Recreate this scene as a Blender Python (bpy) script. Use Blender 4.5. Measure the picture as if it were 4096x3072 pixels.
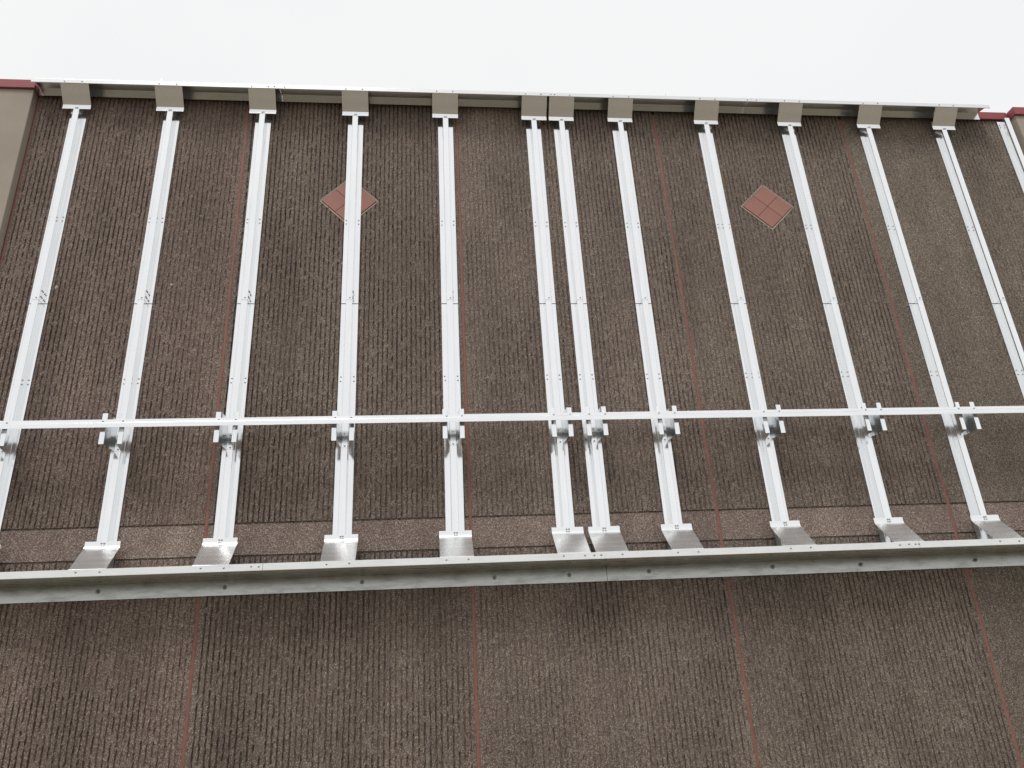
import bpy, math, random
import numpy as np
from mathutils import Matrix, Vector

# ---------------------------------------------------------------- clear
for o in list(bpy.data.objects):
    bpy.data.objects.remove(o)
scene = bpy.context.scene
COL = scene.collection
H = 1.6                                  # eye height: photo heights are measured from the lens

# ---------------------------------------------------------------- camera
YAW, PITCH, ROLL = 0.1190, 0.4236, -0.0600
CAM = Vector((-0.439, -7.6718, H))
fwd = Vector((math.sin(YAW)*math.cos(PITCH), math.cos(YAW)*math.cos(PITCH), math.sin(PITCH)))
rgt = Vector((math.cos(YAW), -math.sin(YAW), 0))
upv = rgt.cross(fwd)
r2 = math.cos(ROLL)*rgt + math.sin(ROLL)*upv
u2 = -math.sin(ROLL)*rgt + math.cos(ROLL)*upv
cd = bpy.data.cameras.new('camera')
cam = bpy.data.objects.new('camera', cd); COL.objects.link(cam)
M = Matrix((r2, u2, -fwd)).transposed().to_4x4(); M.translation = CAM
cam.matrix_world = M
cd.sensor_fit = 'HORIZONTAL'; cd.sensor_width = 36.0
cd.lens = 36.0*3283.56/4096.0
cd.clip_start = 0.05; cd.clip_end = 1500
scene.camera = cam

# ---------------------------------------------------------------- sky and sun (overcast)
SUN_EL, SUN_AZ = math.radians(59), math.radians(-24)      # azimuth from the wall's outward normal
world = bpy.data.worlds.new('World'); scene.world = world
world.use_nodes = True
nt = world.node_tree; nt.nodes.clear()
sky = nt.nodes.new('ShaderNodeTexSky'); sky.sky_type = 'NISHITA'; sky.sun_disc = False
sky.sun_elevation = SUN_EL; sky.sun_rotation = math.radians(180) + SUN_AZ
bg1 = nt.nodes.new('ShaderNodeBackground'); bg1.inputs['Strength'].default_value = 0.10
nt.links.new(sky.outputs[0], bg1.inputs[0])
bg2 = nt.nodes.new('ShaderNodeBackground')
bg2.inputs['Color'].default_value = (0.972, 0.972, 0.970, 1); bg2.inputs['Strength'].default_value = 1.02
gtc = nt.nodes.new('ShaderNodeTexCoord'); cn = nt.nodes.new('ShaderNodeTexNoise')
cn.inputs['Scale'].default_value = 2.6; cn.inputs['Detail'].default_value = 3
cr = nt.nodes.new('ShaderNodeValToRGB')
cr.color_ramp.elements[0].position = 0.3; cr.color_ramp.elements[0].color = (0.935, 0.936, 0.937, 1)
cr.color_ramp.elements[1].position = 0.7; cr.color_ramp.elements[1].color = (0.985, 0.984, 0.981, 1)
nt.links.new(gtc.outputs['Generated'], cn.inputs['Vector']); nt.links.new(cn.outputs[0], cr.inputs[0]); nt.links.new(cr.outputs[0], bg2.inputs['Color'])
mx = nt.nodes.new('ShaderNodeMixShader'); mx.inputs[0].default_value = 0.93   # cloud cover
wo = nt.nodes.new('ShaderNodeOutputWorld')
nt.links.new(bg1.outputs[0], mx.inputs[1]); nt.links.new(bg2.outputs[0], mx.inputs[2])
nt.links.new(mx.outputs[0], wo.inputs['Surface'])
sd = bpy.data.lights.new('sun', 'SUN'); sd.energy = 1.5; sd.angle = math.radians(18); sd.color = (1.0, 0.97, 0.93)
sun = bpy.data.objects.new('sun', sd); COL.objects.link(sun)
sdir = Vector((math.sin(SUN_AZ)*math.cos(SUN_EL), -math.cos(SUN_AZ)*math.cos(SUN_EL), math.sin(SUN_EL)))
sun.rotation_euler = sdir.to_track_quat('Z', 'Y').to_euler()
sun.location = (-3, -12, 18)

scene.cycles.sample_clamp_indirect = 3.0
scene.cycles.blur_glossy = 0.6
scene.view_settings.view_transform = 'Standard'
scene.view_settings.look = 'None'
scene.view_settings.exposure = 0.0
scene.view_settings.gamma = 1.0
scene.view_settings.use_curve_mapping = False

# ---------------------------------------------------------------- materials
def new_mat(name):
    m = bpy.data.materials.new(name); m.use_nodes = True
    n = m.node_tree.nodes; l = m.node_tree.links
    return m, n, l, n['Principled BSDF']

def ramp(n, stops, interp='LINEAR'):
    r = n.new('ShaderNodeValToRGB'); e = r.color_ramp.elements
    r.color_ramp.interpolation = interp
    while len(e) > 1: e.remove(e[0])
    e[0].position = stops[0][0]; e[0].color = (*stops[0][1], 1)
    for p, c in stops[1:]:
        k = e.new(p); k.color = (*c, 1)
    return r

def noise(n, l, vec, scale, detail=4.0, rough=0.55):
    t = n.new('ShaderNodeTexNoise'); t.inputs['Scale'].default_value = scale
    t.inputs['Detail'].default_value = detail; t.inputs['Roughness'].default_value = rough
    l.new(vec, t.inputs['Vector']); return t

def mapping(n, l, src, scale):
    m = n.new('ShaderNodeMapping'); m.inputs['Scale'].default_value = scale
    l.new(src, m.inputs['Vector']); return m.outputs[0]

def mixc(n, l, a, b, fac, mode='MIX'):
    x = n.new('ShaderNodeMix'); x.data_type = 'RGBA'; x.blend_type = mode
    if isinstance(fac, (int, float)): x.inputs['Factor'].default_value = fac
    else: l.new(fac, x.inputs['Factor'])
    for s, v in ((x.inputs[6], a), (x.inputs[7], b)):
        if isinstance(v, tuple): s.default_value = (*v, 1)
        else: l.new(v, s)
    return x.outputs[2]

def mat_aggregate(name, tint=(1, 1, 1), lift=1.0):
    m, n, l, b = new_mat(name)
    tc = n.new('ShaderNodeTexCoord').outputs['Object']
    # chips of stone in a brown matrix
    v1 = n.new('ShaderNodeTexVoronoi'); v1.inputs['Scale'].default_value = 108; l.new(tc, v1.inputs['Vector'])
    v2 = n.new('ShaderNodeTexVoronoi'); v2.inputs['Scale'].default_value = 235; l.new(tc, v2.inputs['Vector'])
    bw1 = n.new('ShaderNodeSeparateColor'); l.new(v1.outputs['Color'], bw1.inputs[0])
    bw2 = n.new('ShaderNodeSeparateColor'); l.new(v2.outputs['Color'], bw2.inputs[0])
    s = lift*0.80
    st = [(0.0, (0.070*s, 0.042*s, 0.040*s)), (0.20, (0.165*s, 0.103*s, 0.092*s)), (0.45, (0.265*s, 0.195*s, 0.168*s)),
          (0.68, (0.355*s, 0.290*s, 0.245*s)), (0.86, (0.50*s, 0.43*s, 0.365*s)), (1.0, (0.78*s, 0.71*s, 0.63*s))]
    ra = ramp(n, st); l.new(bw1.outputs[0], ra.inputs[0])
    rb = ramp(n, st); l.new(bw2.outputs[1], rb.inputs[0])
    c = mixc(n, l, ra.outputs[0], rb.outputs[0], 0.40)
    c = mixc(n, l, c, (0.268*s, 0.205*s, 0.176*s), 0.22)
    # matrix between the chips
    dr = ramp(n, [(0.30, (0, 0, 0)), (0.75, (1, 1, 1))]); 
    mul = n.new('ShaderNodeMath'); mul.operation = 'MULTIPLY'; mul.inputs[1].default_value = 112
    l.new(v1.outputs['Distance'], mul.inputs[0])
    mul2 = n.new('ShaderNodeMath'); mul2.operation = 'MULTIPLY'; mul2.inputs[1].default_value = 0.0082
    l.new(mul.outputs[0], mul2.inputs[0]); l.new(mul2.outputs[0], dr.inputs[0])
    c = mixc(n, l, c, (0.115*s, 0.074*s, 0.068*s), dr.outputs[0])
    # weathering in broad vertical streaks and blotches
    big = noise(n, l, mapping(n, l, tc, (1.3, 1, 0.45)), 1.1, 5, 0.6)
    br = ramp(n, [(0.30, (0.74, 0.735, 0.74)), (0.52, (1.0, 1.0, 1.0)), (0.72, (1.24, 1.25, 1.24))]); l.new(big.outputs[0], br.inputs[0])
    c = mixc(n, l, c, br.outputs[0], 1.0, 'MULTIPLY')
    c = mixc(n, l, c, (tint[0]*1.03, tint[1]*1.055, tint[2]*1.035), 1.0, 'MULTIPLY')
    l.new(c, b.inputs['Base Color'])
    b.inputs['Roughness'].default_value = 0.88
    b.inputs['Specular IOR Level'].default_value = 0.3
    f = noise(n, l, tc, 95, 3, 0.7)
    bm = n.new('ShaderNodeBump'); bm.inputs['Strength'].default_value = 0.9; bm.inputs['Distance'].default_value = 0.006
    l.new(f.outputs[0], bm.inputs['Height']); l.new(bm.outputs[0], b.inputs['Normal'])
    return m

def mat_metal(name, base, metallic, rough, streak=(1, 1, 1), dirt=0.0, wave=0.002):
    m, n, l, b = new_mat(name)
    tc = n.new('ShaderNodeTexCoord').outputs['Object']
    oi = n.new('ShaderNodeObjectInfo')
    nz = noise(n, l, mapping(n, l, tc, streak), 6, 2, 0.5)
    r = ramp(n, [(0.25, tuple(x*0.94 for x in base)), (0.7, base)]); l.new(nz.outputs[0], r.inputs[0])
    col = r.outputs[0]
    if dirt > 0:
        d1 = noise(n, l, mapping(n, l, tc, (2.2, 3, 9)), 2.2, 7, 0.66)
        dr = ramp(n, [(0.46, (0, 0, 0)), (0.72, (1, 1, 1))]); l.new(d1.outputs[0], dr.inputs[0])
        mm = n.new('ShaderNodeMath'); mm.operation = 'MULTIPLY'; mm.inputs[1].default_value = dirt
        l.new(dr.outputs[0], mm.inputs[0])
        col = mixc(n, l, col, (0.20, 0.19, 0.16), mm.outputs[0])
    l.new(col, b.inputs['Base Color'])
    b.inputs['Metallic'].default_value = metallic
    rr = n.new('ShaderNodeMapRange'); rr.inputs['To Min'].default_value = rough*0.75; rr.inputs['To Max'].default_value = rough*1.3
    l.new(nz.outputs[0], rr.inputs['Value']); l.new(rr.outputs[0], b.inputs['Roughness'])
    wv = noise(n, l, tc, 3.5, 1, 0.4)
    bm = n.new('ShaderNodeBump'); bm.inputs['Strength'].default_value = 0.5; bm.inputs['Distance'].default_value = wave
    l.new(wv.outputs[0], bm.inputs['Height']); l.new(bm.outputs[0], b.inputs['Normal'])
    return m

def mat_plain(name, col, rough=0.8, var=0.15, scale=30, bump=0.002, spec=0.3):
    m, n, l, b = new_mat(name)
    tc = n.new('ShaderNodeTexCoord').outputs['Object']
    a = noise(n, l, tc, scale, 5, 0.65); c2 = noise(n, l, tc, 1.3, 4, 0.6)
    r = ramp(n, [(0.25, tuple(x*(1-var) for x in col)), (0.75, tuple(min(1, x*(1+var)) for x in col))]); l.new(a.outputs[0], r.inputs[0])
    r2_ = ramp(n, [(0.3, (0.88, 0.88, 0.88)), (0.7, (1.07, 1.07, 1.07))]); l.new(c2.outputs[0], r2_.inputs[0])
    l.new(mixc(n, l, r.outputs[0], r2_.outputs[0], 1.0, 'MULTIPLY'), b.inputs['Base Color'])
    b.inputs['Roughness'].default_value = rough; b.inputs['Specular IOR Level'].default_value = spec
    bm = n.new('ShaderNodeBump'); bm.inputs['Strength'].default_value = 0.5; bm.inputs['Distance'].default_value = bump
    l.new(a.outputs[0], bm.inputs['Height']); l.new(bm.outputs[0], b.inputs['Normal'])
    return m

AGG = [mat_aggregate('ribbed_aggregate_a', (1.02, 1.0, 0.98)), mat_aggregate('ribbed_aggregate_b', (0.97, 0.98, 0.95)),
       mat_aggregate('ribbed_aggregate_c', (1.05, 1.07, 1.04)), mat_aggregate('ribbed_aggregate_d', (0.97, 1.0, 0.96)),
       mat_aggregate('ribbed_aggregate_e', (0.98, 1.04, 0.98))]
BAND = mat_aggregate('band_aggregate', (1.04, 1.03, 1.02), 1.18)
ALU = mat_metal('mill_aluminium', (0.895, 0.905, 0.91), 0.95, 0.13, (3, 3, 0.35))
ALUX = mat_metal('mill_aluminium_bracket', (0.90, 0.908, 0.912), 0.86, 0.24, (0.4, 3, 3), 0.0, 0.004)
RAIL = mat_metal('galvanised_rail', (0.80, 0.805, 0.80), 0.90, 0.20, (0.3, 4, 4), 0.05)
LEDGE = mat_metal('dull_galvanised_rail', (0.80, 0.80, 0.785), 0.97, 0.25, (0.3, 4, 4), 0.12)
GALV = mat_metal('weathered_galvanised', (0.42, 0.43, 0.41), 0.97, 0.25, (0.35, 5, 5), 0.7)
SCREW = mat_metal('screw_steel', (0.42, 0.42, 0.43), 0.9, 0.35)
BOLT = mat_metal('bolt_steel', (0.30, 0.30, 0.29), 0.9, 0.38)
TAN = mat_plain('tan_render', (0.37, 0.322, 0.272), 0.9, 0.10, 160, 0.002)
RED = mat_plain('red_coping_paint', (0.30, 0.062, 0.066), 0.45, 0.06, 6, 0.0005, 0.4)
TILE = mat_plain('red_clay_tile', (0.355, 0.175, 0.145), 0.75, 0.10, 60, 0.0015)
MORTAR = mat_plain('pale_mortar', (0.42, 0.365, 0.31), 0.9, 0.2, 90, 0.003)
SEAL = mat_plain('red_brown_sealant', (0.235, 0.112, 0.086), 0.6, 0.22, 24, 0.003)
EARTH = mat_plain('bare_ground', (0.19, 0.162, 0.12), 0.95, 0.25, 4, 0.02)

# ---------------------------------------------------------------- helpers
def mesh(name, verts, faces, mat, smooth=None):
    me = bpy.data.meshes.new(name)
    me.from_pydata([tuple(v) for v in verts], [], faces)
    me.materials.append(mat)
    if smooth is not None:
        me.polygons.foreach_set('use_smooth', [True]*len(me.polygons))
        me.set_sharp_from_angle(angle=math.radians(smooth))
    me.update()
    return me

def obj(name, me, parent=None, loc=(0, 0, 0), rot=None):
    o = bpy.data.objects.new(name, me); COL.objects.link(o)
    o.location = loc
    if rot: o.rotation_euler = rot
    if parent: o.parent = parent
    return o

def thing(name, label, cat, loc, group=None):
    o = bpy.data.objects.new(name, None); COL.objects.link(o)
    o.empty_display_size = 0.2
    o.location = (loc[0], loc[1], loc[2] + H)
    tag(o, label, cat, group); return o

def tag(o, label, cat, group=None):
    o['label'] = label; o['category'] = cat
    if group: o['group'] = group

def fillet(pts, r, seg=4):
    out = [Vector(pts[0])]
    for i in range(1, len(pts)-1):
        p0, p, p1 = Vector(pts[i-1]), Vector(pts[i]), Vector(pts[i+1])
        a = (p0-p).normalized(); b = (p1-p).normalized()
        ang = a.angle(b); rr = r[i-1] if isinstance(r, (list, tuple)) else r
        d = min(rr/math.tan(ang/2), (p0-p).length*0.45, (p1-p).length*0.45); rr = d*math.tan(ang/2)
        c = p + (a+b).normalized()*(rr/math.sin(ang/2))
        s = p+a*d-c; e = p+b*d-c
        tot = s.angle_signed(e) if s.length > 1e-9 else 0
        for k in range(seg+1):
            t = -tot*k/seg
            cs, sn = math.cos(t), math.sin(t)
            out.append(c + Vector((s.x*cs - s.y*sn, s.x*sn + s.y*cs)))
    out.append(Vector(pts[-1]))
    return out

def sheet(pts, t, a, b, axis, mat, cuts=1, r=0.003, seg=3, org=(0, 0, 0)):
    """bent sheet metal: 2D profile with thickness t, extruded a..b along axis 'x' or 'z'"""
    P = fillet(pts, r, seg); n = len(P)
    nor = []
    for i in range(n):
        d0 = (P[i]-P[i-1]).normalized() if i else None
        d1 = (P[i+1]-P[i]).normalized() if i < n-1 else None
        ns = [Vector((-d.y, d.x)) for d in (d0, d1) if d is not None]
        m = sum(ns, Vector((0, 0))).normalized()
        nor.append(m/max(0.4, m.dot(ns[0])))
    ring = [P[i]+nor[i]*t/2 for i in range(n)] + [P[i]-nor[i]*t/2 for i in reversed(range(n))]
    k = len(ring); V = []; F = []
    st = [a+(b-a)*j/cuts for j in range(cuts+1)]
    for s in st:
        for q in ring:
            v = (q.x, q.y, s) if axis == 'z' else (s, q.x, q.y)
            V.append((v[0]-org[0], v[1]-org[1], v[2]-org[2]))
    for j in range(cuts):
        for i in range(k):
            i2 = (i+1) % k
            F.append((j*k+i, j*k+i2, (j+1)*k+i2, (j+1)*k+i))
    for i in range(n-1):
        F.append((i, i+1, k-2-i, k-1-i)[::-1])
        o = cuts*k; F.append((o+i, o+i+1, o+k-2-i, o+k-1-i))
    me = mesh('sheet', V, F, mat)
    import bmesh
    bm = bmesh.new(); bm.from_mesh(me); bmesh.ops.recalc_face_normals(bm, faces=bm.faces); bm.to_mesh(me); bm.free()
    return me

def box(x0, x1, y0, y1, z0, z1, mat, bev=0.0, org=(0, 0, 0)):
    import bmesh
    bm = bmesh.new()
    bmesh.ops.create_cube(bm, size=1)
    for v in bm.verts:
        v.co = Vector(((x0+x1)/2+v.co.x*(x1-x0)-org[0], (y0+y1)/2+v.co.y*(y1-y0)-org[1], (z0+z1)/2+v.co.z*(z1-z0)-org[2]))
    if bev: bmesh.ops.bevel(bm, geom=bm.edges[:], offset=bev, segments=2, affect='EDGES', profile=0.5)
    me = bpy.data.meshes.new('box'); bm.to_mesh(me); bm.free(); me.materials.append(mat); return me

def lathe(prof, sides, mat, phase=0.0):
    """profile (radius, height) turned about -Y: the head points away from the wall"""
    V = []; F = []
    for r, h, s in prof:
        for k in range(sides):
            a = 2*math.pi*k/sides + phase
            V.append((r*math.cos(a), -h, r*math.sin(a)))
    m = len(prof)
    for j in range(m-1):
        for k in range(sides):
            k2 = (k+1) % sides
            F.append((j*sides+k, j*sides+k2, (j+1)*sides+k2, (j+1)*sides+k))
    F.append(tuple(range((m-1)*sides, m*sides)))
    return mesh('head', V, F, mat)

SCREW_ME = lathe([(0.0095, 0, 0), (0.0095, 0.0015, 0), (0.0066, 0.0022, 0), (0.0062, 0.0065, 0), (0.004, 0.0075, 0)], 8, SCREW)
BOLT_ME = lathe([(0.021, 0, 0), (0.021, 0.003, 0), (0.0135, 0.0035, 0), (0.013, 0.014, 0), (0.008, 0.0155, 0), (0.0078, 0.034, 0), (0.005, 0.036, 0)], 10, BOLT)

# ---------------------------------------------------------------- ground
g = mesh('ground', [(-400, -800, 0), (400, -800, 0), (400, 400, 0), (-400, 400, 0)], [(0, 1, 2, 3)], EARTH)
go = obj('ground', g); go['kind'] = 'structure'

# ---------------------------------------------------------------- precast wall
W = 2.44
XL, XR = -4.790, 7.222
ZTOP = 7.21
BAND_LO, BAND_HI = 1.787, 2.092
rng = np.random.default_rng(7)

def vnoise(shape, cell):
    """smooth value noise on a grid, cell = (rows, columns) per lattice step"""
    r, c = shape; gr, gc = int(r/cell[0])+3, int(c/cell[1])+3
    L = rng.random((gr, gc))
    y = np.arange(r)/cell[0]; x = np.arange(c)/cell[1]
    yi, xi = y.astype(int), x.astype(int); fy, fx = y-yi, x-xi
    fy = fy*fy*(3-2*fy); fx = fx*fx*(3-2*fx)
    A = L[yi][:, xi]; B = L[yi][:, xi+1]; C = L[yi+1][:, xi]; D = L[yi+1][:, xi+1]
    return (A*(1-fx)+B*fx)*(1-fy)[:, None] + (C*(1-fx)+D*fx)*fy[:, None]

wall = thing('precast_wall', 'brown ribbed exposed-aggregate concrete panel wall carrying the bright metal framing', 'wall', (1.22, 0, -H))
WO = (1.22, 0, -H)

DIAMONDS = {1: (-1.238, 5.765), 3: (3.660, 5.762)}
DR = 0.333

def ribbed_panel(idx, x0, x1, contrast, side):
    pitch = 0.0488
    a, b = x0+0.016, x1-0.016
    n = int(round((b-a)/pitch)); p = (b-a)/n
    us = np.array([0.0, 0.20, 0.30, 0.62, 0.92]); kind = np.array([1, 1, 0, -1, 0])
    X = np.concatenate([a+(i+us)*p for i in range(n)]+[[b]])
    K = np.concatenate([kind]*n+[[1]])
    # edges of a panel stay whole
    K[:2] = 0; K[-1] = 0
    zs = list(np.arange(-H, BAND_LO-0.02, 0.025)) + [BAND_LO-0.009, BAND_LO-0.0085, BAND_LO+0.0085, BAND_LO+0.009]
    zs += list(np.arange(BAND_LO+0.02, BAND_HI-0.015, 0.025)) + [BAND_HI-0.009, BAND_HI-0.0085, BAND_HI+0.0085, BAND_HI+0.009]
    zs += list(np.arange(BAND_HI+0.03, ZTOP, 0.025)) + [ZTOP]
    Z = np.array(zs); R, C = len(Z), len(X)
    XX = np.tile(X, (R, 1)); ZZ = np.tile(Z[:, None], (1, C))
    # how crisp the ribs are: broad patches plus a slope across the panel
    soft = vnoise((R, C), (38, 60))*0.6 + vnoise((R, C), (12, 22))*0.4
    t = (XX-a)/(b-a)
    edge = side[0]*(1-t)+side[1]*t
    crisp = np.clip(contrast*edge*(0.55+0.9*soft), 0.0, 1.25)
    fine = rng.random((R, C)); med = vnoise((R, C), (2, 1))
    dep = np.where(K == 1, 0.0175*crisp*(0.42+0.85*med+0.3*fine), 0.0)
    dep += np.where(K != 1, 0.0062*fine*med + 0.001, 0.0)
    dep += np.where(K == -1, -0.001, 0.0)
    # short blocked stretches where stones bridge the groove
    block = vnoise((R, C), (2.2, 2.5)) > 0.72
    dep = np.where((K == 1) & block, dep*0.30, dep)
    XX = XX + np.where((np.arange(C) > 0) & (np.arange(C) < C-1), (rng.random((R, C))-0.5)*0.0068, 0)
    inband = (ZZ > BAND_LO-0.001) & (ZZ < BAND_HI+0.001)
    dep = np.where(inband, 0.003+0.002*fine, dep)
    reveal = (abs(ZZ-BAND_LO) < 0.0088) | (abs(ZZ-BAND_HI) < 0.0088)
    dep = np.where(reveal, 0.017, dep)
    # plain head strip hidden under the rail, ribs die out
    if idx in DIAMONDS:
        cx, cz = DIAMONDS[idx]
        d = abs(XX-cx)+abs(ZZ-cz)
        dep = np.where(d < DR-0.018, 0.035, dep)
    dep = np.maximum(dep, 0.0)
    V = np.stack([XX-WO[0], dep-WO[1], ZZ-WO[2]], -1).reshape(-1, 3)
    i = np.arange(R-1)[:, None]*C + np.arange(C-1)[None, :]
    Q = np.stack([i, i+1, i+1+C, i+C], -1).reshape(-1, 4)
    nv = len(V)
    # body of the slab behind the face
    c0, c1, c2, c3 = 0, C-1, nv-1, nv-C
    back = np.array([[a-WO[0], 0.16, Z[0]-WO[2]], [b-WO[0], 0.16, Z[0]-WO[2]], [b-WO[0], 0.16, Z[-1]-WO[2]], [a-WO[0], 0.16, Z[-1]-WO[2]]])
    V = np.concatenate([V, back])
    me = bpy.data.meshes.new('panel')
    faces = Q.tolist() + [[nv+1, nv, nv+3, nv+2],
        list(range(0, nv, C))[::1] + [nv+3, nv], list(range(C-1, nv, C))[::-1] + [nv+1, nv+2],
        list(range(nv-C, nv)) + [nv+2, nv+3], list(range(C-1, -1, -1)) + [nv, nv+1]]
    me.from_pydata(V.tolist(), [], faces)
    me.materials.append(AGG[idx]); me.materials.append(BAND)
    zc = np.repeat((Z[:-1]+Z[1:])/2, C-1)
    mi = np.zeros(len(faces), dtype=np.int32)
    mi[:len(zc)] = ((zc > BAND_LO) & (zc < BAND_HI)).astype(np.int32)
    me.polygons.foreach_set('material_index', mi); me.update()
    return obj('wall_panel', me, wall)

edges = [XL, -W, 0.0, W, 2*W, XR]
CON = [0.95, 1.0, 0.92, 0.92, 0.60]
SIDE = [(1.05, 0.80), (1.1, 0.95), (0.72, 1.0), (0.75, 1.15), (0.45, 0.9)]
for i in range(5):
    ribbed_panel(i, edges[i], edges[i+1], CON[i], SIDE[i])

def sealant_bead(x, w=0.038, y=0.001):
    """hand-tooled bead with slightly wandering edges"""
    zs = np.arange(-H, ZTOP+0.001, 0.09); V = []; F = []
    for z in zs:
        d1, d2 = (rng.random(2)-0.5)*0.006
        for u, yy in ((-1, y+0.004), (-0.5, y-0.002), (0.5, y-0.002), (1, y+0.004), (1, y+0.03), (-1, y+0.03)):
            V.append((x+u*w/2+(d1 if u < 0 else d2)-WO[0], yy+(rng.random()-0.5)*0.0015, z-WO[2]))
    m = len(zs)
    for j in range(m-1):
        for k in range(6):
            k2 = (k+1) % 6
            F.append((j*6+k, j*6+k2, (j+1)*6+k2, (j+1)*6+k))
    F.append((5, 4, 3, 2, 1, 0)); F.append(tuple((m-1)*6+k for k in range(6)))
    return obj('sealant_joint', mesh('sealant', V, F, SEAL, 60), wall)
for x in edges[1:-1]: sealant_bead(x)
sealant_bead(XL+0.016, 0.030, 0.001); sealant_bead(XR-0.016, 0.030, 0.001)

# diamond insets: pale border with four clay tiles
def diamond(cx, cz):
    base = obj('diamond_inset', None, wall, (cx-WO[0], 0, cz-WO[2]))
    # border frame as a mitred square ring turned 45 degrees
    ro, ri = DR, DR-0.029
    V = []; F = []
    for r, y in ((ro, 0.034), (ro, 0.004), (ro-0.006, 0.001), (ri+0.006, 0.004), (ri, 0.012), (ri, 0.034)):
        V += [(r, y, 0), (0, y, r), (-r, y, 0), (0, y, -r)]
    for j in range(6):
        j2 = (j+1) % 6
        for k in range(4):
            k2 = (k+1) % 4
            F.append((j*4+k, j*4+k2, j2*4+k2, j2*4+k))
    me = mesh('border', V, F, MORTAR)
    import bmesh
    bm = bmesh.new(); bm.from_mesh(me); bmesh.ops.recalc_face_normals(bm, faces=bm.faces); bm.to_mesh(me); bm.free()
    obj('mortar_border', me, base)
    s = ri/math.sqrt(2)                    # half side of the tiled square
    tile = box(-s/2+0.002, s/2-0.002, -0.0045, 0.03, -s/2+0.002, s/2-0.002, TILE, 0.003)
    rot = (0, math.radians(45), 0)
    for u, v in ((-1, 0), (1, 0), (0, -1), (0, 1)):
        d = s/math.sqrt(2)
        obj('tile', tile, base, (u*d, 0, v*d), rot)
    bed = box(-s+0.001, s-0.001, 0.008, 0.03, -s+0.001, s-0.001, SEAL)
    obj('tile_bed', bed, base, (0, 0.002, 0), rot)
for k in DIAMONDS: diamond(*DIAMONDS[k])

# two pale mortar splashes on the ribs
for sx, sz, sr in ((-4.174, 4.630, 0.026), (-3.039, 4.666, 0.020)):
    V = [(0, -0.004, 0)]; nn = 11
    for rr, yy in ((0.6, -0.003), (1.0, 0.004)):
        for k in range(nn):
            q = 2*math.pi*k/nn; f = rr*sr*(0.75+0.5*rng.random())
            V.append((f*math.cos(q)*0.75, yy, f*math.sin(q)))
    F = [(0, 1+k, 1+(k+1) % nn) for k in range(nn)] + [(1+k, 1+nn+k, 1+nn+(k+1) % nn, 1+(k+1) % nn) for k in range(nn)]
    obj('mortar_splash', mesh('splash', V, F, MORTAR, 60), wall, (sx-WO[0], 0, sz-WO[2]))

# wall coping between the piers: painted sheet cap in lengths
def cap_piece(x0, x1, y0, par, org):
    pr = [(y0+0.012, 7.176), (y0, 7.180), (y0, 7.292), (0.20, 7.305), (0.20, 7.18)]
    return obj('coping', sheet(pr, 0.002, x0, x1, 'x', RED, r=0.003, org=org), par)
xs = [XL+0.035, -1.77, 1.27, 4.31, XR-0.040]
for a, b in zip(xs[:-1], xs[1:]): cap_piece(a+0.0015, b-0.0015, -0.030, wall, WO)

# ---------------------------------------------------------------- piers
def pier(x0, x1, label):
    o = ((x0+x1)/2, 0, -H)
    t = thing('pier', label, 'pier', o)
    obj('shaft', box(x0, x1, -0.105, 0.20, -H, 7.20, TAN, 0.008, o), t)
    # cap: folded sheet with its own returns
    e = 0.014
    pr = [(-0.123, 7.174), (-0.135, 7.178), (-0.135, 7.292), (0.205, 7.308), (0.205, 7.18)]
    c = obj('coping', sheet(pr, 0.002, x0-e, x1+e, 'x', RED, r=0.003, org=o), t)
    for x in (x0-e, x1+e):
        obj('coping_return', box(x-0.0035 if x > o[0] else x-0.0005, x+0.0005 if x > o[0] else x+0.0035, -0.133, 0.203, 7.178, 7.295, RED, 0, o), t)
    return t
pier(-6.3, XL-0.001, 'plain tan pier with a dark red cap and no post against it')
pier(XR+0.001, 8.7, 'plain tan pier with a dark red cap beside the bracketless post')

# ---------------------------------------------------------------- posts (hat sections)
FY, CY = -0.0075, -0.0845
hat = [(-0.0885, FY), (-0.0335, FY), (-0.0320, CY), (0.0320, CY), (0.0335, FY), (0.0885, FY)]
Z_LO, Z_SP, Z_HI = 1.5755, 4.432, 7.150
PO = (0, 0, Z_LO)
ME_LOW = sheet(hat, 0.002, Z_LO, Z_SP-0.0045, 'z', ALU, cuts=6, org=PO)
ME_UP = sheet(hat, 0.002, Z_SP+0.0045, Z_HI, 'z', ALU, cuts=6, org=PO)
hat_in = [(-0.0315, FY-0.012), (-0.0302, CY+0.0024), (0.0302, CY+0.0024), (0.0315, FY-0.012)]
ME_SLV = sheet(hat_in, 0.0016, Z_SP-0.13, Z_SP+0.16, 'z', ALU, org=PO)
BY = CY-0.0022
top_pr = [(BY, 6.925), (BY, 6.982), (-0.2445, 7.157), (-0.2445, 7.196)]
bot_pr = [(BY, 1.940), (BY, 1.884), (-0.3345, 1.640), (-0.3345, 1.585)]
ME_TOP = sheet(top_pr, 0.0016, -0.1515, 0.1515, 'x', ALUX, cuts=4, r=[0.012, 0.006], seg=5, org=PO)
ME_BOT = sheet(bot_pr, 0.0016, -0.1525, 0.1525, 'x', ALUX, cuts=4, r=[0.06, 0.006], seg=14, org=PO)
CLY = -0.289
clip_pr = [(-0.1045, CLY), (-0.0590, CLY), (-0.0310, BY), (0.0310, BY), (0.0590, CLY), (0.1045, CLY)]
ME_CLIP = sheet(clip_pr, 0.0016, 2.788, 3.092, 'z', ALU, cuts=2, r=0.004, seg=3, org=PO)

def screws(par, pts, name='screw', me=None, org=PO, jit=0.0):
    for x, y, z in pts:
        j = (random.uniform(-jit, jit), random.uniform(-jit, jit))
        obj(name, me or SCREW_ME, par, (x-org[0]+j[0], y-org[1], z-org[2]+j[1]), (0, random.uniform(0, 1), 0))
random.seed(3)

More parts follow.
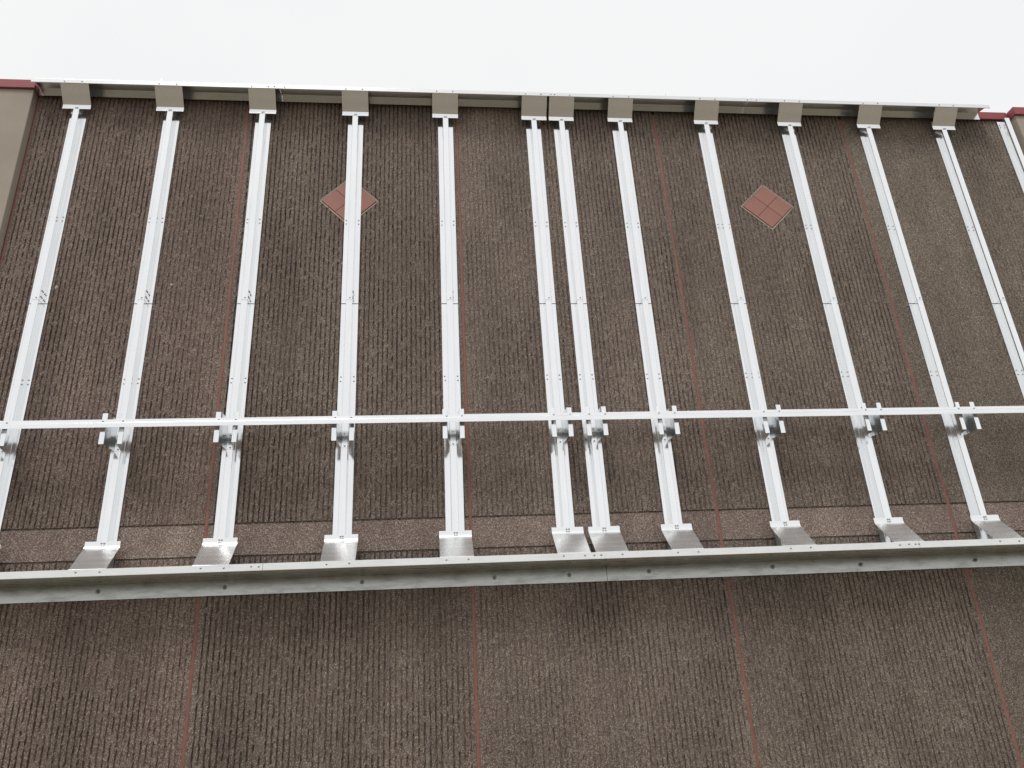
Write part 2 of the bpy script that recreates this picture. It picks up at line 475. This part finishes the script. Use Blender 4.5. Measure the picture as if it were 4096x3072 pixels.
def make_post(x, label, lean, top=True):
    t = thing('metal_post', label, 'post', (x-lean/2, 0, Z_LO), 'metal hat-section posts on the ribbed wall')
    t.rotation_euler = (0, lean/5.2, 0)
    lo = obj('lower_section', ME_LOW, t); up = obj('upper_section', ME_UP, t)
    obj('splice_sleeve', ME_SLV, t)
    f = FY-0.001
    for sec, zz in ((up, 5.497), (up, 5.448), (lo, 3.578), (lo, 3.530), (up, 7.095), (up, 7.055)):
        if zz > 7 and top and x < 4: continue
        screws(sec, [(s*0.066, f, zz) for s in (-1, 1)], jit=0.003)
    # rivets through the webs either side of the joint
    for z in (Z_SP+0.055, Z_SP+0.125):
        for s in (-1, 1):
            for y in (-0.028, -0.055):
                obj('rivet', SCREW_ME, up, (s*0.0337, y, z-PO[2]), (0, 0, -s*math.pi/2 if s < 0 else math.pi/2))
    screws(up, [(0.006, CY-0.001, Z_SP+0.03)])
    if top:
        b = obj('top_bracket', ME_TOP, t, (random.uniform(-.006, .006), 0, random.uniform(-.003, .002)))
        dz = random.choice((0, 0, 0.006))
        screws(b, [(-0.006, BY-0.0008, 6.940), (0.013, BY-0.0008, 6.940+dz)])
    b = obj('bottom_bracket', ME_BOT, t, (random.uniform(-.007, .007), 0, random.uniform(-.003, .003)))
    screws(b, [(-0.008, BY-0.0008, 1.922), (0.013, BY-0.0008, 1.922), (-0.008, BY-0.0008, 1.897), (0.013, BY-0.0008, 1.897)], jit=0.0015)
    c = obj('girt_clip', ME_CLIP, t, (random.uniform(-.004, .004), 0, random.uniform(-.006, .006)))
    screws(c, [(-0.002, BY-0.0008, 2.935), (0.004, BY-0.0008, 2.806)], jit=0.003)
    return t

POSTS = [
 (-4.312, 'first metal post out from the tan pier that has no post against it'),
 (-3.290, 'second metal post out from the tan pier that has no post against it'),
 (-2.265, 'third metal post from the postless pier, just before the post crossing a red diamond'),
 (-1.196, 'metal post running straight across the red tiled diamond'),
 (-0.142, 'metal post between the diamond-crossing post and the closely set pair'),
 (0.917, 'post of the closely set pair on the side of the half-hidden red diamond'),
 (1.262, 'post of the closely set pair on the side of the unobstructed red diamond'),
 (1.982, 'single metal post next to the close pair, towards the unobstructed red diamond'),
 (3.066, 'metal post flanking the unobstructed red diamond on the side of the close pair'),
 (4.142, 'metal post flanking the unobstructed red diamond on the side of the bracketless post'),
 (5.170, 'second metal post before the bracketless one at the pier'),
 (6.185, 'last metal post with a top bracket, next to the bracketless one'),
 (7.113, 'metal post without a top bracket, tight against the tan pier'),
]
LEAN = [.018, .019, .026, .011, .014, .013, -.002, .004, -.003, -.005, .002, .003, 0.0]   # how far each is out of plumb
for k, (x, lab) in enumerate(POSTS):
    make_post(x, lab, LEAN[k], top=(k < 12))

# ---------------------------------------------------------------- top rail
TO = (1.0, -0.036, 7.17)
trail = thing('top_rail', 'long bright metal rail folded along the top of the wall under the sky', 'rail', TO)
tp = [(-0.0365, 7.155), (-0.0365, 7.262), (-0.2475, 7.206), (-0.2475, 7.155), (-0.2420, 7.153)]
cuts_t = [-4.765, -3.35, -1.37, 0.56, 2.02, 3.03, 4.74, 6.775]
seg_t = [-4.765, -2.06, 1.055, 3.62, 6.775]
for a, b in zip(seg_t[:-1], seg_t[1:]):
    s = obj('rail_section', sheet(tp, 0.0018, a+0.001, b-0.001, 'x', RAIL, cuts=3, org=TO), trail)
    pts = []
    for x, _ in POSTS[:12]:
        if a < x < b: pts += [(x-0.095, -0.2485, 7.178), (x+0.095, -0.2485, 7.178)]
    for e in (a, b):
        if -4.7 < e < 6.7: pts.append((e+(0.07 if e == a else -0.05), -0.2485, 7.18))
    screws(s, pts, org=TO, jit=0.004)
for x in (-3.37, 2.55):           # short upstanding tips behind the rail
    me = lathe([(0.006, 0, 0), (0.004, 0.03, 0), (0.001, 0.06, 0)], 6, RAIL)
    obj('fixing_tip', me, trail, (x-TO[0], -0.238-TO[1], 7.205-TO[2]), (-math.pi/2, 0, 0))

# ---------------------------------------------------------------- bottom rail and wall angle
BO = (1.0, -0.1, 1.57)
brail = thing('bottom_rail', 'long folded metal rail with small screws joining the feet of the posts', 'rail', BO)
bp = [(-0.185, 1.5750), (-0.3380, 1.5750), (-0.3380, 1.6385)]
seg_b = [-4.765, -1.84, 1.20, 4.24, 7.20]
for i, (a, b) in enumerate(zip(seg_b[:-1], seg_b[1:])):
    s = obj('rail_section', sheet(bp, 0.0018, a+0.0015, b-0.0015, 'x', LEDGE, cuts=4, org=BO), brail)
    pts = []
    for x, _ in POSTS:
        if a < x < b: pts += [(x-0.10, -0.3390, 1.612), (x+0.095, -0.3390, 1.612)]
    if i < 3: pts += [(b-0.035, -0.3390, 1.612), (b-0.10, -0.3390, 1.612)]
    screws(s, pts, org=BO, jit=0.003)

AO = (1.0, 0, 1.43)
ang = thing('wall_angle', 'weathered grey steel angle bolted to the ribbed wall under the bottom rail', 'steel angle', AO)
ap = [(-0.0065, 1.436), (-0.0065, 1.5695), (-0.2050, 1.5695)]
BOLTS = [-4.4, -3.308, -2.218, -1.012, 0.204, 0.905, 1.671, 2.894, 3.795, 4.986, 6.1, 7.0]
seg_a = [-4.765, 1.268, 7.20]
for a, b in zip(seg_a[:-1], seg_a[1:]):
    s = obj('angle_section', sheet(ap, 0.006, a+0.002, b-0.002, 'x', GALV, cuts=6, r=0.006, org=AO), ang)
    screws(s, [(x, -0.0097, 1.508) for x in BOLTS if a < x < b], 'bolt', BOLT_ME, AO, 0.006)

# ---------------------------------------------------------------- girt across the posts
GO = (1.0, -0.3, 2.93)
girt = thing('girt', 'slim bright horizontal metal strip crossing all the posts at their clips', 'girt', GO)
seg_g = [(-4.765, -4.262), (-4.42, -1.83), (-1.99, 1.075), (0.93, 3.95), (3.80, 7.20)]
for i, (a, b) in enumerate(seg_g):
    o = 0.0021*(i % 2)
    gp = [(CLY-0.0022-o, 3.036-o), (CLY-0.0022-o, 2.986-o), (-0.344-o, 2.986-o), (-0.344-o, 2.937-o)]
    s = obj('girt_section', sheet(gp, 0.0016, a, b, 'x', ALUX, cuts=4, r=0.004, org=GO), girt)
    pts = []
    for x, _ in POSTS:
        if a+0.1 < x < b-0.1: pts += [(x-0.082+random.uniform(-.015, .015), CLY-0.0031-o, 3.018-o), (x+0.082+random.uniform(-.015, .015), CLY-0.0031-o, 3.018-o)]
    screws(s, pts, org=GO, jit=0.002)
